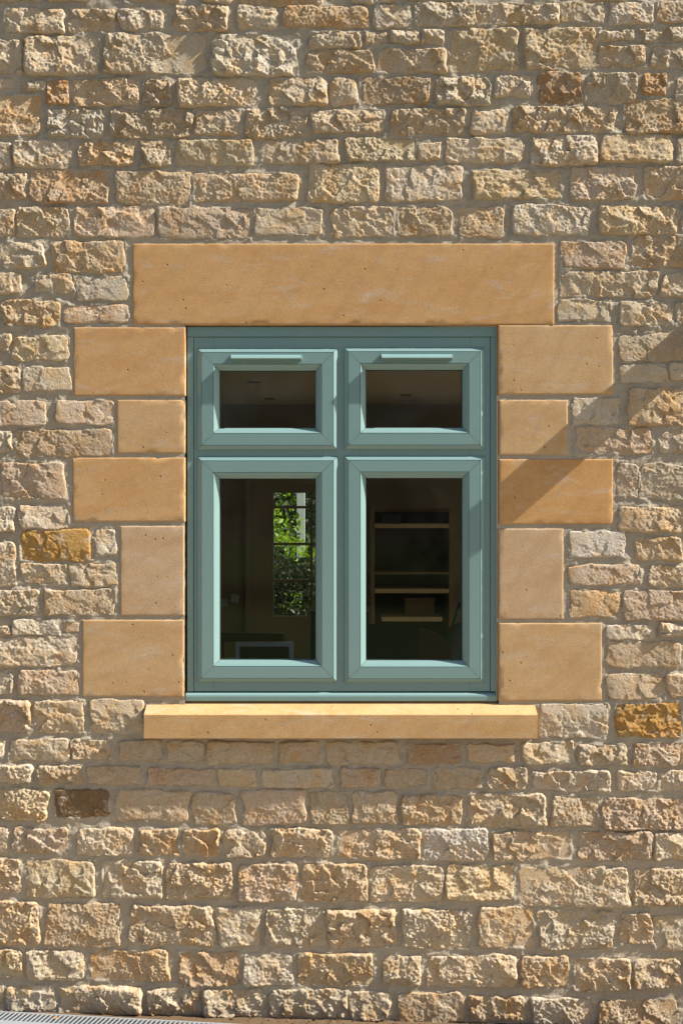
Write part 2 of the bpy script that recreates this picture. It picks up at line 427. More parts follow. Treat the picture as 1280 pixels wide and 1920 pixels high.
for row in STONES.strip().split('\n'):
    for it in row.split(';'):
        a = it.split()
        cl = a[4]
        RECTS.append((float(a[0]), float(a[1]), float(a[2]), float(a[3]), PAL[cl[0]], (int(cl[1]) if len(cl) > 1 else 7) / 7.0))

LINTEL = (249, 457, 1038, 609)
QUOINS = [(139, 614, 348, 742, 0), (220, 750, 347, 850, 1), (137, 858, 347, 978, 0), (226, 986, 346, 1154, 2), (155, 1162, 345, 1306, 1),
          (933, 610, 1148, 740, 1), (935, 750, 1063, 853, 1), (935, 861, 1148, 983, 3), (934, 991, 1055, 1161, 2), (934, 1168, 1127, 1314, 1)]
DRESSED = [LINTEL] + [q[:4] for q in QUOINS]

NEAR_SAWN = DRESSED

def outline(px, py, rect, seed, rng):
    """signed distance in pixels, positive inside the (wobbly) stone"""
    x0, y0, x1, y1 = rect
    cx, cy = (x0 + x1) / 2, (y0 + y1) / 2
    hw, hh = (x1 - x0) / 2, (y1 - y0) / 2
    tl, tr = rng.uniform(-.022, .022), rng.uniform(-.022, .022)
    sl, sr = rng.uniform(-.09, .09), rng.uniform(-.09, .09)
    wx = px + 4.4 * perlin(px / 30, py / 30, seed) + 1.1 * perlin(px / 8, py / 8, seed + 5)
    wy = py + 3.8 * perlin(px / 34 + 40, py / 34, seed + 1) + 1.0 * perlin(px / 8, py / 8 + 30, seed + 6)
    u, v = wx - cx, wy - cy
    rr = [rng.uniform(2.5, min(13, hh * .5)) for _ in range(4)]
    r = np.where(u < 0, np.where(v < 0, rr[0], rr[1]), np.where(v < 0, rr[2], rr[3]))
    au = np.abs(u + np.where(u < 0, sl, sr) * v) - hw
    av = np.abs(v + np.where(v < 0, tl, tr) * u) - hh
    qx, qy = au + r, av + r
    return -(np.minimum(np.maximum(qx, qy), 0) + np.hypot(np.maximum(qx, 0), np.maximum(qy, 0)) - r) + 2.2

def stone_height(px, py, d, rect, rough, seed, rng):
    mx, my = (.84 * px + .54 * py) * S, (.84 * py - .54 * px) * S
    lx, ly = px * S, py * S
    cx, cy = (rect[0] + rect[2]) / 2, (rect[1] + rect[3]) / 2
    B = rng.uniform(.0025, .0075); bulge = rng.uniform(.001, .006) * (0.4 + 0.6 * rough)
    gx, gy = rng.uniform(-.08, .08) * rough, rng.uniform(-.11, .11) * rough
    dm = d * S
    wx = mx + .006 * perlin(mx / .022, my / .022, seed + 11); wy = my + .006 * perlin(mx / .022 + 9, my / .022, seed + 12)
    sc = rng.uniform(.04, .10)
    bed = rng.random() < .25
    fine = rng.uniform(.4, 1.15)
    if rough > .9: rough *= rng.choice((.5, .85, 1.0, 1.1, 1.2, 1.35))
    core = B + bulge * (1 - np.exp(-np.maximum(dm, 0) / .018)) + gx * (lx - cx * S) + gy * (ly - cy * S)
    core += rough * (np.clip(.0056 * facets(wx / sc, wy / (sc * .75), seed + 2, 1.25), -.0065, .0065) + .0011 * facets(wx / .028, wy / .022, seed + 3)
                     + .0006 * facets(wx / .010, wy / .010, seed + 7))
    core += (.3 + .7 * rough) * (.0017 * fbm(mx / .020, my / .016, seed + 4, 2, .6) + fine * .0042 * np.abs(perlin(mx / .016, my / .013, seed + 8)) + fine * .0020 * perlin(mx / .0085, my / .007, seed + 9))
    if bed: core += rough * .0016 * perlin(lx / .12, ly / .011 + .6 * perlin(lx / .06, ly / .06, seed + 14), seed + 13)
    core = np.minimum(core, .0058 + np.maximum(dm, 0) * 1.4)
    for a0, b0, a1, b1 in NEAR_SAWN:
        if a0 - 90 < rect[2] and a1 + 90 > rect[0] and b0 - 90 < rect[3] and b1 + 90 > rect[1]:
            dist = np.hypot(np.maximum(np.maximum(a0 - px, px - a1), 0), np.maximum(np.maximum(b0 - py, py - b1), 0))
            lim = .0056 + np.maximum(dist - 9, 0) * S * .13
            core = np.where(core > 0, lim * (1 - np.exp(-np.maximum(core, 0) / lim)), core)
    core = .0002 + .0022 * np.log1p(np.exp(np.clip((core - .0008) / .0022, -30, 30)))
    e = sstep((d + 1.0) / 3.6)
    return -.014 + e * (core + .014)

def stone_mesh(name, rect, rough, seed, step):
    rng = random.Random(seed)
    mg = 11.0
    x0, y0, x1, y1 = rect[0] - mg, rect[1] - mg, rect[2] + mg, rect[3] + mg
    nx, ny = max(6, int((x1 - x0) / step)), max(6, int((y1 - y0) / step))
    px, py = np.meshgrid(np.linspace(x0, x1, nx), np.linspace(y0, y1, ny))
    d = outline(px, py, rect, seed, rng)
    h = stone_height(px, py, d, rect, rough, seed, rng)
    cx, cy = (rect[0] + rect[2]) / 2, (rect[1] + rect[3]) / 2
    idx = np.arange(nx * ny).reshape(ny, nx)
    q = np.stack([idx[1:, :-1], idx[1:, 1:], idx[:-1, 1:], idx[:-1, :-1]], -1).reshape(-1, 4)
    keep = (h.ravel()[q] > -.0135).any(1)
    q = q[keep]
    v = np.stack([(px - cx).ravel() * S, -h.ravel(), -(py - cy).ravel() * S], -1)
    used = np.unique(q); remap = np.full(nx * ny, -1); remap[used] = np.arange(len(used))
    return v[used], remap[q], (X(cx), 0.0, Z(cy))

rs = random.Random(4)
for i, (x0, y0, x1, y1, colr, rough) in enumerate(RECTS):
    v, q, loc = stone_mesh('stone', (x0, y0, x1, y1), rough, 100 + i * 17, 1.6)
    o = link('stone', np_mesh('stone', v, q), M['rubble'], house, loc, True)
    k = rs.uniform(.92, 1.08); w = rs.uniform(-.03, .03)
    o.color = (min(1, colr[0] * k * (1 + w)), colr[1] * k, colr[2] * k * (1 - w), 1)

# stones beyond the picture: one coarse mesh so that the wall goes on
def surrounding_stones():
    rng = random.Random(9)
    V, Q, n = [], [], 0
    y = -420
    k = 0
    while y < 1990:
        h = rng.uniform(42, 66)
        spans = [(-620, -45), (1335, 1950)] if y > -105 else [(-620, 1950)]
        for a, b in spans:
            x = a
            while x < b - 40:
                w = min(rng.uniform(80, 165), b - x)
                if w > 35:
                    v, q, loc = stone_mesh('s', (x, y, x + w - 12, y + h), 1.0, 9000 + k * 13, 4.5)
                    V.append(v + np.array(loc)); Q.append(q + n); n += len(v); k += 1
                x += w
        y += h + 12
    o = link('rubble_stonework', np_mesh('rubble_stonework', np.concatenate(V), np.concatenate(Q)), M['rubble'], house, (0, 0, 0), True)
    o.color = (*PAL['c'], 1)
    tag(o, kind='stuff')
surrounding_stones()

# ------------------------------------------------------------------ mortar
HOLE = (349.5, 611.0, 931.5, 1320.0)
def mortar():
    step = 2.6
    xs = np.concatenate([np.arange(-640, -30, 7.0), np.arange(-30, 1310, step), np.arange(1310, 1960, 7.0)])
    ys = np.concatenate([np.arange(-430, -30, 7.0), np.arange(-30, 1925, step), np.arange(1925, 2075, 5.0)])
    px, py = np.meshgrid(xs, ys)
    d = np.full(px.shape, 60.0)                       # distance to the nearest stone
    din = np.zeros(px.shape)
    for (x0, y0, x1, y1, _, _) in RECTS:
        i0, i1 = np.searchsorted(xs, (x0 - 45, x1 + 45)); j0, j1 = np.searchsorted(ys, (y0 - 45, y1 + 45))
        sx, sy = px[j0:j1, i0:i1], py[j0:j1, i0:i1]
        dd = np.hypot(np.maximum(np.maximum(x0 - sx, sx - x1), 0), np.maximum(np.maximum(y0 - sy, sy - y1), 0))
        d[j0:j1, i0:i1] = np.minimum(d[j0:j1, i0:i1], dd)
        ii = np.minimum(np.minimum(sx - x0, x1 - sx), np.minimum(sy - y0, y1 - sy))
        din[j0:j1, i0:i1] = np.maximum(din[j0:j1, i0:i1], ii)
    mx, my = px * S, py * S
    smear = sstep(perlin(mx / .06, my / .05, 71) * 1.1 + .5 * perlin(mx / .013, my / .010, 78) + .3)
    streak = perlin(mx / .035 + 3 * perlin(mx / .1, my / .1, 75), my / .006, 72)
    streak2 = perlin(mx / .007, my / .03, 73)
    sel = sstep(perlin(mx / .12, my / .12, 74) + .5)
    h = -.0015 + .0033 * perlin(mx / .05, my / .03, 70) + (.0075 * smear) * np.exp(-d / 5.0) * np.exp(-din / 4.0) - .004 * sstep(din / 12)
    h += .0015 * streak * sel + .0014 * streak2 * (1 - sel) + 0.0014 * fbm(mx / .009, my / .007, 76, 2)
    # beside and behind the sawn stones the mortar is struck flush
    dd = np.full(px.shape, 99.0)
    for x0, y0, x1, y1 in DRESSED:
        dd = np.minimum(dd, np.hypot(np.maximum(np.maximum(x0 - px, px - x1), 0), np.maximum(np.maximum(y0 - py, py - y1), 0)))
    near = 1 - sstep((dd - 1) / 7)
    h = h * (1 - near) + near * (.0004 + .0009 * perlin(mx / .014, my / .014, 77))
    idx = np.arange(px.size).reshape(px.shape)
    q = np.stack([idx[1:, :-1], idx[1:, 1:], idx[:-1, 1:], idx[:-1, :-1]], -1).reshape(-1, 4)
    cx = px.ravel()[q].mean(1); cy = py.ravel()[q].mean(1)
    inside = (cx > HOLE[0] - 3) & (cx < HOLE[2] + 3) & (cy > HOLE[1] - 3) & (cy < HOLE[3] + 3)
    for x0, y0, x1, y1 in DRESSED:
        inside |= (cx > x0 + 5) & (cx < x1 - 5) & (cy > y0 + 5) & (cy < y1 - 5)
    q = q[~inside]
    v = np.stack([(px.ravel() - 640) * S, -h.ravel(), ZC + (960 - py.ravel()) * S], -1)
    link('mortar', np_mesh('mortar', v, q), M['mortar'], house, (0, 0, 0), True)
mortar()

# ------------------------------------------------------------------ sawn lintel, quoins and sill
def sawn(name, rect, colr, seed, parent=house, face=.0042):
    x0, y0, x1, y1 = X(rect[0]), Z(rect[3]), X(rect[2]), Z(rect[1])
    def lines(a, b):
        n = max(3, int((b - a) / .016))
        return np.concatenate([[a, a + .0003, a + .0012, a + .003], np.linspace(a + .008, b - .008, n), [b - .003, b - .0012, b - .0003, b]])
    xs, zs = lines(x0, x1), lines(y0, y1)
    gx, gz = np.meshgrid(xs, zs)
    d = np.minimum(np.minimum(gx - x0, x1 - gx), np.minimum(gz - y0, y1 - gz))
    h = np.interp(d, [0, .0003, .0012, .003, .0081], [-.03, face - .0026, face - .0008, face - .0001, face])
    chip = np.clip(perlin(gx / .02, gz / .02, seed) - .30, 0, 1)
    h -= np.where((d > 1e-5) & (d < .0079), chip * .011, 0)
    h += np.where(d > .0079, .00015 * perlin(gx / .12, gz / .12, seed + 3), 0)
    wob = .0007
    gx2 = gx + np.where(d < .004, wob * perlin(gx / .03, gz / .03, seed + 1), 0)
    gz2 = gz + np.where(d < .004, wob * perlin(gx / .03, gz / .03, seed + 2), 0)
    cx, cz = (x0 + x1) / 2, (y0 + y1) / 2
    idx = np.arange(gx.size).reshape(gx.shape)
    q = np.stack([idx[:-1, :-1], idx[:-1, 1:], idx[1:, 1:], idx[1:, :-1]], -1).reshape(-1, 4)
    v = np.stack([gx2.ravel() - cx, -h.ravel(), gz2.ravel() - cz], -1)
    o = link(name, np_mesh(name, v, q), M['dressed'], parent, (cx, 0, cz), True)
    o.color = (*colr, 1)
    return o
DC = [(.50, .312, .15), (.49, .33, .175), (.48, .34, .21), (.51, .302, .13)]
sawn('lintel', LINTEL, (.50, .307, .142), 501)
for i, q in enumerate(QUOINS):
    sawn('quoin', q[:4], DC[q[4]], 520 + i * 7)

def sill():
    pf = -.056
    zt = Z(1334.5); zb = Z(1379); zw = Z(1321.5)
    slope = (zw - zt) / .056
    x0, x1 = X(275.3), X(1001.7)
    b = .002
    prof = [(.055, zb), (.0, zb), (pf + b, zb), (pf, zb + b), (pf, zt - b), (pf + b, zt + slope * b), (.0, zw), (.018, zw + slope * .018), (.055, zw + slope * .02)]
    n = len(prof); xs = np.linspace(x0, x1, 60)
    v = []; f = []
    for j, x in enumerate(xs):
        for k, (y, z) in enumerate(prof):
            wz = .0002 * math.sin(x * 37 + k) if 2 < k < 6 else 0
            v.append((x, y + wz, z + wz * .6))
    for j in range(len(xs) - 1):
        for k in range(n):
            a = j * n + k; b2 = j * n + (k + 1) % n
            f.append((a, b2, b2 + n, a + n))
    f += [tuple(range(n - 1, -1, -1)), tuple((len(xs) - 1) * n + k for k in range(n))]
    m = MB(); m.add(v, f)
    o = m.build('window_sill', M['dressed'], house)
    o.color = (.48, .31, .15, 1)
sill()
# unseen block added beyond the right edge: throws the slanting shade over the quoins
bx, bz = 1352, 588
MB().box(X(bx - 27), X(bx + 27), -.150, .05, Z(bz + 24), Z(bz - 24), .004).build('shadow_caster', M['drywood'], house)

# ------------------------------------------------------------------ the window
win = empty('window', (X(640), .02, Z(1310)), house)
win['label'] = 'sage green painted window of four lights set flush in the stone surround'
def W(mb, name, mat, smooth=False):
    o = mb.build(name, mat, None, (0, 0, 0), smooth)
    o.parent = win
    o.location = (-win.location[0], -win.location[1], -win.location[2])
    return o
FY = .0185         # face of the fixed frame
BK = .085
f = MB()
def fb(x0, x1, ya, yb, y0, y1=BK, b=.001): f.box(X(x0), X(x1), y0, y1, Z(yb), Z(ya), b)
fb(362.3, 400, 630.6, 1298, FY); fb(882, 919.7, 630.6, 1298, FY); fb(605, 674, 685, 1245, FY)
fb(400, 882, 630.6, 685, FY); fb(400, 605, 810, 888, FY); fb(674, 882, 810, 888, FY); fb(400, 882, 1245, 1298, FY)
W(f, 'frame', M['green'])
f = MB()
fb(350.2, 931.3, 611.6, 629.8, .014); W(f, 'head_trim', M['green'])
for a, b_ in ((350.2, 361.6), (920.4, 931.3)):
    f = MB(); fb(a, b_, 630.4, 1298, .0155); W(f, 'jamb_trim', M['green'])
# nosing under the frame
zt, zb = Z(1299.5), Z(1316)
nose = [(.07, zb + .006), (.012, zb), (.006, zb + .001), (.0035, zb + .005), (.0032, zb + .020), (.005, zb + .026), (.010, zt - .004), (.017, zt - .0008), (.07, zt)]
f = MB(); f.prism_x(nose, X(348.2), X(930.3)); W(f, 'sill_nosing', M['green'])

def sash(x0, y0, x1, y1):
    """mitred moulded sash: outer chamfer, groove, flat, groove, inner bead falling to the glass"""
    ax, bx_, az, bz_ = X(x0), X(x1), Z(y1), Z(y0)
    p = S
    F = .0045
    prof = [(0, .030), (0, .0150), (.8 * p, .0132), (3.8 * p, .0088), (6.0 * p, .0058), (6.9 * p, F + .0002), (7.2 * p, F), (7.8 * p, F + .0030), (8.5 * p, F),
            (29.0 * p, F), (29.7 * p, F + .0030), (30.5 * p, F + .0002), (31.2 * p, F + .0006), (34 * p, F + .0052), (37 * p, F + .0108), (40.4 * p, F + .0175), (40.9 * p, F + .0215),
            (41.0 * p, .060)]
    m = MB()
    e = .0008
    for side in range(4):
        v = []
        for d, y in prof:
            l, r, b, t = ax + d, bx_ - d, az + d, bz_ - d
            a, c = [((l + e, y, t), (r - e, y, t)), ((r, y, t - e), (r, y, b + e)), ((r - e, y, b), (l + e, y, b)), ((l, y, b + e), (l, y, t - e))][side]
            v += [a, c]
        m.add(v, [(2 * i, 2 * i + 1, 2 * i + 3, 2 * i + 2) for i in range(len(prof) - 1)])
    o = W(m, 'sash', M['green'])
    g = MB()
    g.box(ax + 39.5 * p, bx_ - 39.5 * p, .0375, .0415, az + 39.5 * p, bz_ - 39.5 * p)
    W(g, 'pane', M['glass'])
    s_ = MB()
    w = 1.2 * p
    xa, xb, za, zb_ = ax + 40.6 * p, bx_ - 40.6 * p, az + 40.6 * p, bz_ - 40.6 * p
    ya, yb = .0285, .0370
    s_.box(xa, xb, ya, yb, zb_ - w, zb_); s_.box(xa, xb, ya, yb, za, za + w * .6)
    s_.box(xa, xa + w, ya, yb, za + w, zb_ - w); s_.box(xb - w, xb, ya, yb, za + w, zb_ - w)
    W(s_, 'glazing_seal', M['seal'])
for r in ((369.5, 652.5, 632.5, 842.5), (645, 651, 908.5, 842), (369.5, 856, 632.5, 1280), (645, 855, 908.5, 1281)):
    sash(*r)
for x0, y0, x1 in ((434, 664.5, 565.5), (714.5, 663.5, 847)):
    zt = Z(y0); y_f = .0045 - .0300
    pr = [(.006, zt - .0003), (y_f + .022, zt - .0018), (y_f + .012, zt - .0062), (y_f + .005, zt - .0115), (y_f + .0012, zt - .0165), (y_f, zt - .0185), (y_f + .001, zt - .0205), (.006, zt - .0225)]
    m = MB(); m.prism_x(pr, X(x0) + .0030, X(x1) - .0030)
    for a in (X(x0), X(x1) - .0028):
        m.prism_x([(y * 1.0 - (.0006 if y < 0 else 0), z + (.0005 if i < 4 else -.0005)) for i, (y, z) in enumerate(pr)], a, a + .0028)
    W(m, 'trickle_vent', M['green'])

# ------------------------------------------------------------------ the room behind
FLOOR, CEIL, BACK = .10, ZC + .90, 4.5
RX = 2.5
def inner():
    MB().box(RX + .04, RX + .046, 1.3, 3.3, .95, 2.35).build('added_sun_pane', M['glass'], house)  # glazing of the unseen opening added to brighten the room
    a0, a1, z0, z1 = X(356), X(925), Z(1300), Z(624)
    m = MB()                                             # front wall with splayed plaster reveals
    yi = .36
    m.box(-RX, a0 - .04, yi, yi + .02, FLOOR, CEIL); m.box(a1 + .04, RX, yi, yi + .02, FLOOR, CEIL)
    m.box(a0 - .04, a1 + .04, yi, yi + .02, FLOOR, z0 - .02); m.box(a0 - .04, a1 + .04, yi, yi + .02, z1 + .02, CEIL)
    for xa, xb in ((a0, a0 - .04), (a1, a1 + .04)):
        m.add([(xa, .086, z0), (xb, yi, z0 - .02), (xb, yi, z1 + .02), (xa, .086, z1)], [(0, 1, 2, 3)])
    m.add([(a0, .086, z1), (a1, .086, z1), (a1 + .04, yi, z1 + .02), (a0 - .04, yi, z1 + .02)], [(0, 1, 2, 3)])
    m.add([(a0, .086, z0), (a1, .086, z0), (a1 + .04, yi, z0 - .02), (a0 - .04, yi, z0 - .02)], [(0, 1, 2, 3)])
    m.box(-RX - .1, -RX, yi, BACK, FLOOR, CEIL)
    m.box(RX, RX + .1, yi, 1.3, FLOOR, CEIL); m.box(RX, RX + .1, 3.3, BACK, FLOOR, CEIL)     # side opening added out of view to let sun into the room
    m.box(RX, RX + .1, 1.3, 3.3, FLOOR, .95); m.box(RX, RX + .1, 1.3, 3.3, 2.35, CEIL)
    dx0, dx1, dz1 = -.80, .20, FLOOR + 2.18
    m.box(-RX, dx0, BACK, BACK + .12, FLOOR, CEIL); m.box(dx1, RX, BACK, BACK + .12, FLOOR, CEIL); m.box(dx0, dx1, BACK, BACK + .12, dz1, CEIL)
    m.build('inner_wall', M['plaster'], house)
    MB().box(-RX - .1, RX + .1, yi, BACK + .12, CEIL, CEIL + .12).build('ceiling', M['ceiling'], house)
    MB().box(-RX - .1, RX + .1, yi, BACK + .12, FLOOR - .1, FLOOR).build('inner_floor', M['floor'], house)
    for px, py in ((475, 716), (506, 747), (760, 740)):   # recessed downlights, unlit
        yy = FP * .90 / (960 - py) - D
        c = Vector((XD(px, yy), yy, CEIL))
        MB().bar(c + Vector((0, 0, -.006)), c + Vector((0, 0, -.0005)), .045, 16).build('downlight', M['midoak'], house)
inner()

# glazed garden door in the back wall
gd = empty('garden_door', (-.30, BACK, FLOOR), house)
def G(mb, name, mat):
    o = mb.build(name, mat); o.parent = gd; o.location = (-gd.location[0], -gd.location[1], -gd.location[2]); return o
y0 = BACK - .02
g = MB(); g.box(-.797, -.745, y0 - .03, BACK + .1, FLOOR + .002, FLOOR + 2.177); g.box(.145, .197, y0 - .03, BACK + .1, FLOOR + .002, FLOOR + 2.177)
g.box(-.745, .145, y0 - .03, BACK + .1, FLOOR + 2.12, FLOOR + 2.177); G(g, 'door_frame', M['doorpaint'])
gx0, gx1, gz0, gz1 = XD(513, BACK), XD(513, BACK) + .62, ZD(1155, BACK), FLOOR + 2.04
g = MB(); g.box(-.742, gx0, y0, y0 + .045, FLOOR + .01, FLOOR + 2.117); g.box(gx1, .142, y0, y0 + .045, FLOOR + .01, FLOOR + 2.117)
g.box(gx0, gx1, y0, y0 + .045, gz1, FLOOR + 2.117); g.box(gx0, gx1, y0, y0 + .045, gz0 - .14, gz0); g.box(gx0, gx1, y0 + .015, y0 + .03, FLOOR + .1, gz0 - .14)
g.box(gx0, gx1, y0, y0 + .045, FLOOR + .01, FLOOR + .1)
G(g, 'door_leaf', M['doorpaint'])
for py in (1089, 1020, 951):
    z = ZD(py, BACK); g = MB(); g.box(gx0, gx1, y0 + .008, y0 + .036, z - .011, z + .011); G(g, 'glazing_bar', M['doorpaint'])
xm = XD(584, BACK)
zs = [gz0] + [ZD(py, BACK) for py in (1089, 1020, 951)] + [gz1]
for a, b_ in zip(zs[:-1], zs[1:]):
    g = MB(); g.box(xm - .011, xm + .011, y0 + .009, y0 + .035, a + .011, b_ - .011); G(g, 'glazing_bar', M['doorpaint'])
g = MB(); g.box(gx0, gx1, y0 + .02, y0 + .024, gz0, gz1); G(g, 'pane', M['glass'])

# ------------------------------------------------------------------ furniture seen through the glass
def P_(mb, name, mat, root, smooth=False):
    o = mb.build(name, mat, root, (0, 0, 0), smooth); return o
DESK_Z = FLOOR + .76
t = empty('desk', (.05, 1.15, FLOOR)); tag(t, 'brown wooden desk below the window inside the room', 'desk')
P_(MB().box(-.80, .85, -.35, .35, .73, .76), 'desk_top', M['walnut'], t)
for sx in (-.76, .77):
    for sy in (-.31, .27): P_(MB().box(sx, sx + .04, sy, sy + .04, 0, .73), 'leg', M['walnut'], t)

def screen(name, px0, px1, ptop, yy, label, cat, bez, face, tilt=0, bw=.018, stand=True):
    cx = XD((px0 + px1) / 2, yy); w = (px1 - px0) * (D + yy) / FP; zt = ZD(ptop, yy)
    r = empty(name, (cx, yy, DESK_Z)); tag(r, label, cat)
    h = zt - DESK_Z; zb = .10 if stand else 0.002
    m = MB(); m.box(-w / 2, w / 2, -.012, .02, h - bw, h); m.box(-w / 2, w / 2, -.012, .02, zb, zb + bw)
    m.box(-w / 2, -w / 2 + bw, -.012, .02, zb + bw, h - bw); m.box(w / 2 - bw, w / 2, -.012, .02, zb + bw, h - bw)
    P_(m, 'bezel', bez, r)
    P_(MB().box(-w / 2 + bw, w / 2 - bw, -.004, .012, zb + bw, h - bw), 'screen', face, r)
    if stand:
        P_(MB().box(-.09, .09, -.07, .07, 0.001, .015).box(-.02, .02, .0205, .04, .0152, .2), 'stand', bez, r)
    return r
screen('monitor', 442, 550, 1204, .95, 'small monitor with pale silver bezel and black screen on the desk', 'monitor', M['silver'], M['black'], bw=.020)
screen('picture_frame', 576, 697, 1139, 1.38, 'dark picture in pale oak frame standing at the back of the desk', 'picture frame', M['oak'], M['black'], bw=.018, stand=False)
lap = empty('laptop', (XD(730, .98), .98, DESK_Z)); tag(lap, 'dark navy laptop with its lid open on the desk', 'laptop')
wl = 108 * (D + .98) / FP; hl = ZD(1170, .98) - DESK_Z
P_(MB().box(-wl / 2, wl / 2, -.006, .006, .02, hl, .002), 'lid', M['navy'], lap)
P_(MB().box(-wl / 2, wl / 2, .007, .20, .001, .018), 'keyboard_base', M['navy'], lap)

ch = empty('wooden_chair', (XD(470, 1.95), 1.95, FLOOR)); tag(ch, 'dark red wooden chair behind the desk with a plain top rail', 'chair')
hz = ZD(1187, 1.95) - FLOOR
P_(MB().box(-.20, .20, -.018, .018, hz - .05, hz, .006), 'top_rail', M['darkwood'], ch)
for sx in (-.185, .155): P_(MB().box(sx, sx + .03, -.015, .015, .0, hz - .05), 'back_post', M['darkwood'], ch)
P_(MB().box(-.20, .20, .02, .42, .43, .46), 'seat', M['darkwood'], ch)
for sx in (-.185, .155): P_(MB().box(sx, sx + .03, .38, .41, 0, .43), 'leg', M['darkwood'], ch)

YB = 3.7
bc = empty('bookcase', (XD(772, YB), YB, FLOOR)); tag(bc, 'brown bookcase with pale shelf edges against the back wall', 'bookcase')
bw = 152 * (D + YB) / FP / 2
zt = ZD(953, YB) - FLOOR; zmid = ZD(1075, YB) - FLOOR
for sx in (-1, 1): P_(MB().box(min(sx * bw, sx * (bw - .025)), max(sx * bw, sx * (bw - .025)), 0, .34, 0, zt), 'side_panel', M['midoak'], bc)
P_(MB().box(-bw + .025, bw - .025, .0, .34, zt - .025, zt), 'top_panel', M['walnut'], bc)
P_(MB().box(-bw + .025, bw - .025, .325, .34, 0, zt - .025), 'back_panel', M['darkwood'], bc)
P_(MB().box(-bw + .025, bw - .025, -.008, .325, zmid - .008, zmid + .008), 'counter', M['midoak'], bc)
for py, k in ((986, 0), (1108, 0), (1161, .05), (1215, 0)):
    z = ZD(py, YB) - FLOOR
    P_(MB().box(-bw + .028 + k, bw - .028 - k, -.004, .32, z - .016, z + .016), 'shelf', M['oak'], bc)
# boxes and a bag on the shelves
def shelf_box(name, px0, px1, ptop, pbot, mat, label, cat):
    z0, z1 = ZD(pbot, YB) + .0165, ZD(ptop, YB)
    r = empty(name, (XD((px0 + px1) / 2, YB), YB + .16, z0)); tag(r, label, cat)
    w = (px1 - px0) * (D + YB) / FP / 2
    P_(MB().box(-w, w, -.12, .12, 0, (z1 - z0) * .8, .004), 'carton', mat, r)
    P_(MB().box(-w - .004, w + .004, -.124, .124, (z1 - z0) * .8, z1 - z0, .004), 'lid', mat, r)
shelf_box('storage_box', 760, 815, 1122, 1161, M['walnut'], 'flat brown storage box on the lowest pale shelf of the bookcase', 'box')
shelf_box('storage_box', 716, 752, 962, 986, M['bluecloth'], 'small blue grey storage box on the top shelf of the bookcase', 'box')
# leather chair in front of the bookcase
lc = empty('leather_chair', (XD(778, 2.6), 2.6, FLOOR)); tag(lc, 'brown leather chair with rounded back in front of the bookcase', 'chair')
hh = ZD(1178, 2.6) - FLOOR
m = MB(); n = 14; ring = []
for i in range(n + 1):
    a = math.pi * i / n; ring.append((.23 * math.cos(a), hh - .16 + .16 * math.sin(a)))
ring = [(.23, .5)] + ring + [(-.23, .5)]
k = len(ring)
m.add([(x, -.03, z) for x, z in ring] + [(x, .05, z) for x, z in ring],
      [tuple(range(k)), tuple(range(2 * k - 1, k - 1, -1))] + [(i, (i + 1) % k, k + (i + 1) % k, k + i) for i in range(k)])
P_(m, 'backrest', M['leather'], lc)
P_(MB().box(-.24, .24, -.45, -.035, .40, .50, .02), 'seat', M['leather'], lc)
for sx in (-.2, .17):
    for sy in (-.42, -.08): P_(MB().box(sx, sx + .03, sy, sy + .03, 0, .40), 'leg', M['darkwood'], lc)
bgx = empty('cloth_bag', (XD(862, 3.2), 3.2, FLOOR)); tag(bgx, 'slumped blue grey cloth bag on a stool beside the bookcase', 'bag')
def blob(cx, cy, cz, rx, ry, rz, seed, n=16, m_=10, amp=.15):
    v = []; f_ = []
    rr = random.Random(seed)
    for j in range(m_ + 1):
        th = math.pi * j / m_
        for i in range(n):
            ph = 2 * math.pi * i / n
            k_ = 1 + amp * (math.sin(3 * ph + seed) * math.sin(2 * th) * .6 + rr.uniform(-.3, .3) * math.sin(th))
            v.append((cx + rx * k_ * math.sin(th) * math.cos(ph), cy + ry * k_ * math.sin(th) * math.sin(ph), cz + rz * math.cos(th)))
    for j in range(m_):
        for i in range(n): f_.append((j * n + i, j * n + (i + 1) % n, (j + 1) * n + (i + 1) % n, (j + 1) * n + i))
    return v, f_
zst = .62
m = MB(); m.add(*blob(0, 0, zst + .24, .15, .13, .24, 3)); P_(m, 'sack', M['bluecloth'], bgx, True)
P_(MB().bar((-.06, 0, zst + .44), (0, 0, zst + .62), .010).bar((0, 0, zst + .62), (.06, 0, zst + .44), .010), 'handle', M['bluecloth'], bgx)
st = empty('stool', (XD(862, 3.2), 3.2, FLOOR)); tag(st, 'brown wooden stool carrying the blue grey cloth bag', 'stool')
P_(MB().bar((0, 0, zst - .035), (0, 0, zst), .17, 20), 'seat', M['walnut'], st)
for i in range(4):
    a = math.pi / 4 + i * math.pi / 2
    P_(MB().bar((.17 * math.cos(a), .17 * math.sin(a), 0), (.11 * math.cos(a), .11 * math.sin(a), zst - .035), .015), 'leg', M['walnut'], st)
# two pale notes on the wall left of the garden door
for px, py, a, lb in ((419, 1130, -.12, 'pale blue paper note nearer the edge of the glass, on the back wall'), (441, 1122, .15, 'pale blue paper note nearer the garden door, on the back wall')):
    m = MB(); s2 = .034
    m.box(-s2, s2, -.003, 0, -s2, s2)
    o = m.build('paper_note', M['paper'], None, (XD(px, BACK), BACK - .0005, ZD(py, BACK))); o.rotation_euler = (0, a, 0)
    tag(o, lb, 'paper note')

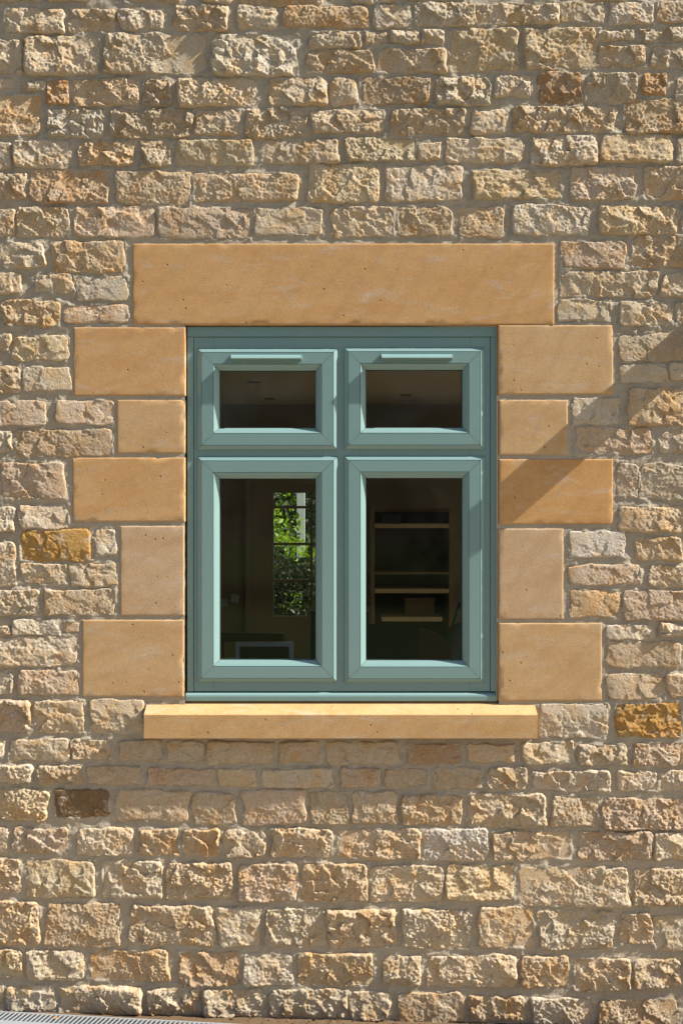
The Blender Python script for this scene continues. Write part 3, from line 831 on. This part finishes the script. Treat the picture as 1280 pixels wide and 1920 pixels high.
# ------------------------------------------------------------------ garden behind the house
def leaves(n, cx, cy, cz, rx, ry, rz, size, seed, shell=.55):
    r = np.random.default_rng(seed)
    d = r.normal(size=(n, 3)); d /= np.linalg.norm(d, axis=1)[:, None]
    clump = 1 + .22 * np.sin(d[:, 0] * 5 + seed) * np.cos(d[:, 2] * 6 + seed * 2) + .12 * np.sin(d[:, 1] * 9 + d[:, 2] * 11)
    rad = (shell + (1 - shell) * r.random(n) ** .6) * clump
    p = d * rad[:, None] * np.array([rx, ry, rz]) + np.array([cx, cy, cz])
    u = r.normal(size=(n, 3)); u /= np.linalg.norm(u, axis=1)[:, None]
    w = np.cross(u, r.normal(size=(n, 3))); w /= np.linalg.norm(w, axis=1)[:, None]
    s_ = size * r.uniform(.6, 1.3, n)[:, None]
    nrm = np.cross(u, w)
    v = np.stack([p - u * s_, p + w * s_ * .5 + nrm * s_ * .12, p + u * s_, p - w * s_ * .5 + nrm * s_ * .12], 1).reshape(-1, 3)
    return v, np.arange(n * 4).reshape(-1, 4)
def bush(name, x, y, rx, ry, h, n, size, mat, label, cat, seed, z0=0.0):
    r = empty(name, (x, y, z0)); tag(r, label, cat)
    v, q = leaves(n, 0, 0, h * .52, rx, ry, h * .5, size, seed)
    link('foliage', np_mesh('foliage', v, q), mat, r)
    m = MB()
    rr = random.Random(seed)
    for i in range(5):
        a = rr.uniform(0, 6.28)
        m.bar((rr.uniform(-.05, .05), rr.uniform(-.05, .05), 0), (rx * .5 * math.cos(a), ry * .5 * math.sin(a), h * .7), .018, 6, .006)
    P_(m, 'stem', M['bark'], r)
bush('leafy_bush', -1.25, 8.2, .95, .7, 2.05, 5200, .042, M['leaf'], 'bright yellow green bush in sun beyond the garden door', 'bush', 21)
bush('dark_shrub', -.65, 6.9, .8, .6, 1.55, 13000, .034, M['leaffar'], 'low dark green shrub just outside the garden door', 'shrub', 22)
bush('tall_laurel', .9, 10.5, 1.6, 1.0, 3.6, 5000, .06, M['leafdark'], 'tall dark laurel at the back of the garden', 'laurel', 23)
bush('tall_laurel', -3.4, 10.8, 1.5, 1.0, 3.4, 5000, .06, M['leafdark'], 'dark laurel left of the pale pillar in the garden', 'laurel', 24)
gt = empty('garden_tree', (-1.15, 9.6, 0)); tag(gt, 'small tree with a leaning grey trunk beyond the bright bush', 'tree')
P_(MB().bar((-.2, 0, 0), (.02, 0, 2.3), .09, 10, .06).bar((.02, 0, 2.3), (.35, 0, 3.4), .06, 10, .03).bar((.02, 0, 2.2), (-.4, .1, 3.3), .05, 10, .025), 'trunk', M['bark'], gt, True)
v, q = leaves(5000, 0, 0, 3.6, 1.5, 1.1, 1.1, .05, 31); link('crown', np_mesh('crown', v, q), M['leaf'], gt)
gp = empty('garden_pillar', (XD(564, 9.0), 9.0, 0)); tag(gp, 'white rendered garden pillar with a flat cap behind the bush', 'pillar')
P_(MB().box(-.05, .05, -.05, .05, 0, 2.9), 'shaft', M['render'], gp); P_(MB().box(-.08, .08, -.08, .08, 2.9, 2.98), 'cap', M['render'], gp)
hg = empty('back_hedge', (0, 13, 0))
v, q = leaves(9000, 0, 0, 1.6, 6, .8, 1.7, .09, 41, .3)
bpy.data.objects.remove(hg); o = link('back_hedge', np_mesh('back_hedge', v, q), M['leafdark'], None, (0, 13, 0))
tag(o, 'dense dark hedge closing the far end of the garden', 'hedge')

# wood across the yard, seen only as a reflection in the panes
V = []; Q = []; n = 0
rr = random.Random(77)
for i in range(26):
    v, q = leaves(3600, -26 + i * 2.1 + rr.uniform(-.6, .6), -19 - rr.uniform(0, 4), rr.uniform(3.2, 5.0), 2.8, 2.0, rr.uniform(3.6, 4.8), 0.12, 300 + i, .3)
    V.append(v); Q.append(q + n); n += len(v)
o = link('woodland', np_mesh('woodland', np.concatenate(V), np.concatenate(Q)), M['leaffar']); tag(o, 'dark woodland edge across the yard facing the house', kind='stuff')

# ------------------------------------------------------------------ ground and drain
GS = -.0245                                   # the yard falls to the right
def gz(x): return Z(1897) + (x - X(0)) * GS
def ground():
    v = []
    for x in (-60, -1.6, 1.6, 60):
        z = gz(max(-1.6, min(1.6, x)))
        for y in (-60, .3): v.append((x, y, z))
    tag(MB().add(v, [(2 * i, 2 * i + 2, 2 * i + 3, 2 * i + 1) for i in range(3)]).build('ground', M['grassland']), kind='structure')
    tag(MB().add([(-60, 4.7, .02), (60, 4.7, .02), (60, 90, .02), (-60, 90, .02)], [(0, 1, 2, 3)]).build('lawn', M['lawn']), kind='structure')
ground()
def sheet(name, mat, xs, ya, yb, dz):
    v = []
    for x in xs:
        z = gz(max(-1.6, min(1.6, x))) + dz
        v += [(x, ya, z), (x, yb, z)]
    tag(MB().add(v, [(2 * i, 2 * i + 2, 2 * i + 3, 2 * i + 1) for i in range(len(xs) - 1)]).build(name, mat), kind='structure')
sheet('gravel_drive', M['gravel'], (-14, -1.6, 1.6, 14), -8.3, -.16, .004)
sheet('soil_strip', M['soil'], (-14, -1.6, 1.6, 14), -.16, -.001, .004)
dr = empty('drain_channel', (X(-60), 0, gz(X(-60)))); tag(dr, 'galvanised slotted drain channel along the foot of the wall', 'drain')
L = 1.75
m = MB()
for y in (0, -.006): pass
m.box(0, L, -.104, -.066, .0095, .0115); m.box(0, L, -.008, 0, .0095, .0115)
k = 0
while k * .0178 < L - .04:
    x = .004 + k * .0178
    ya, yb = -.066, -.008
    m.add([(x, ya, .0095), (x + .007, ya, .0095), (x + .022, yb, .0095), (x + .015, yb, .0095),
           (x, ya, .0112), (x + .007, ya, .0112), (x + .022, yb, .0112), (x + .015, yb, .0112)],
          [(0, 3, 2, 1), (4, 5, 6, 7), (0, 1, 5, 4), (2, 3, 7, 6), (1, 2, 6, 5), (3, 0, 4, 7)])
    k += 1
P_(m, 'grate', M['steel'], dr)
P_(MB().box(0, L, -.103, -.001, .001, .0022), 'channel', M['dark'], dr)
P_(MB().box(0, L, -.112, -.1045, .0015, .0095), 'edge_rail', M['steel'], dr)
dr.rotation_euler = (0, math.atan(.0245), -math.radians(3.3))
dr.location = (X(-60), -.021, gz(X(-60)) + .006)
# dead leaf lying on the grate
lf = MB().add([(-.016, -.004, .001), (0, -.010, .006), (.018, 0, .002), (.003, .009, .007)], [(0, 1, 2, 3)])
lo = lf.build('dead_leaf', M['deadleaf'], None, (X(112), -.07, gz(X(112)) + .013)); tag(lo, 'curled brown dead leaf lying on the drain grate', 'leaf')
# crumbs of soil and stone where the wall meets the ground
V = []; Q = []; n = 0; rr = random.Random(5)
MBs = MB()
for i in range(420):
    x = X(rr.uniform(430, 1300)); y = -rr.uniform(.0, .05); s_ = rr.uniform(.003, .011)
    a = [Vector((rr.uniform(-1, 1), rr.uniform(-1, 1), rr.uniform(-.5, .7))) * s_ for _ in range(4)]
    z = gz(x) + s_ * .3
    MBs.add([Vector((x, y, z)) + p for p in a], [(0, 1, 2), (0, 2, 3), (0, 3, 1), (1, 3, 2)])
tag(MBs.build('soil_debris', M['soil']), kind='stuff')
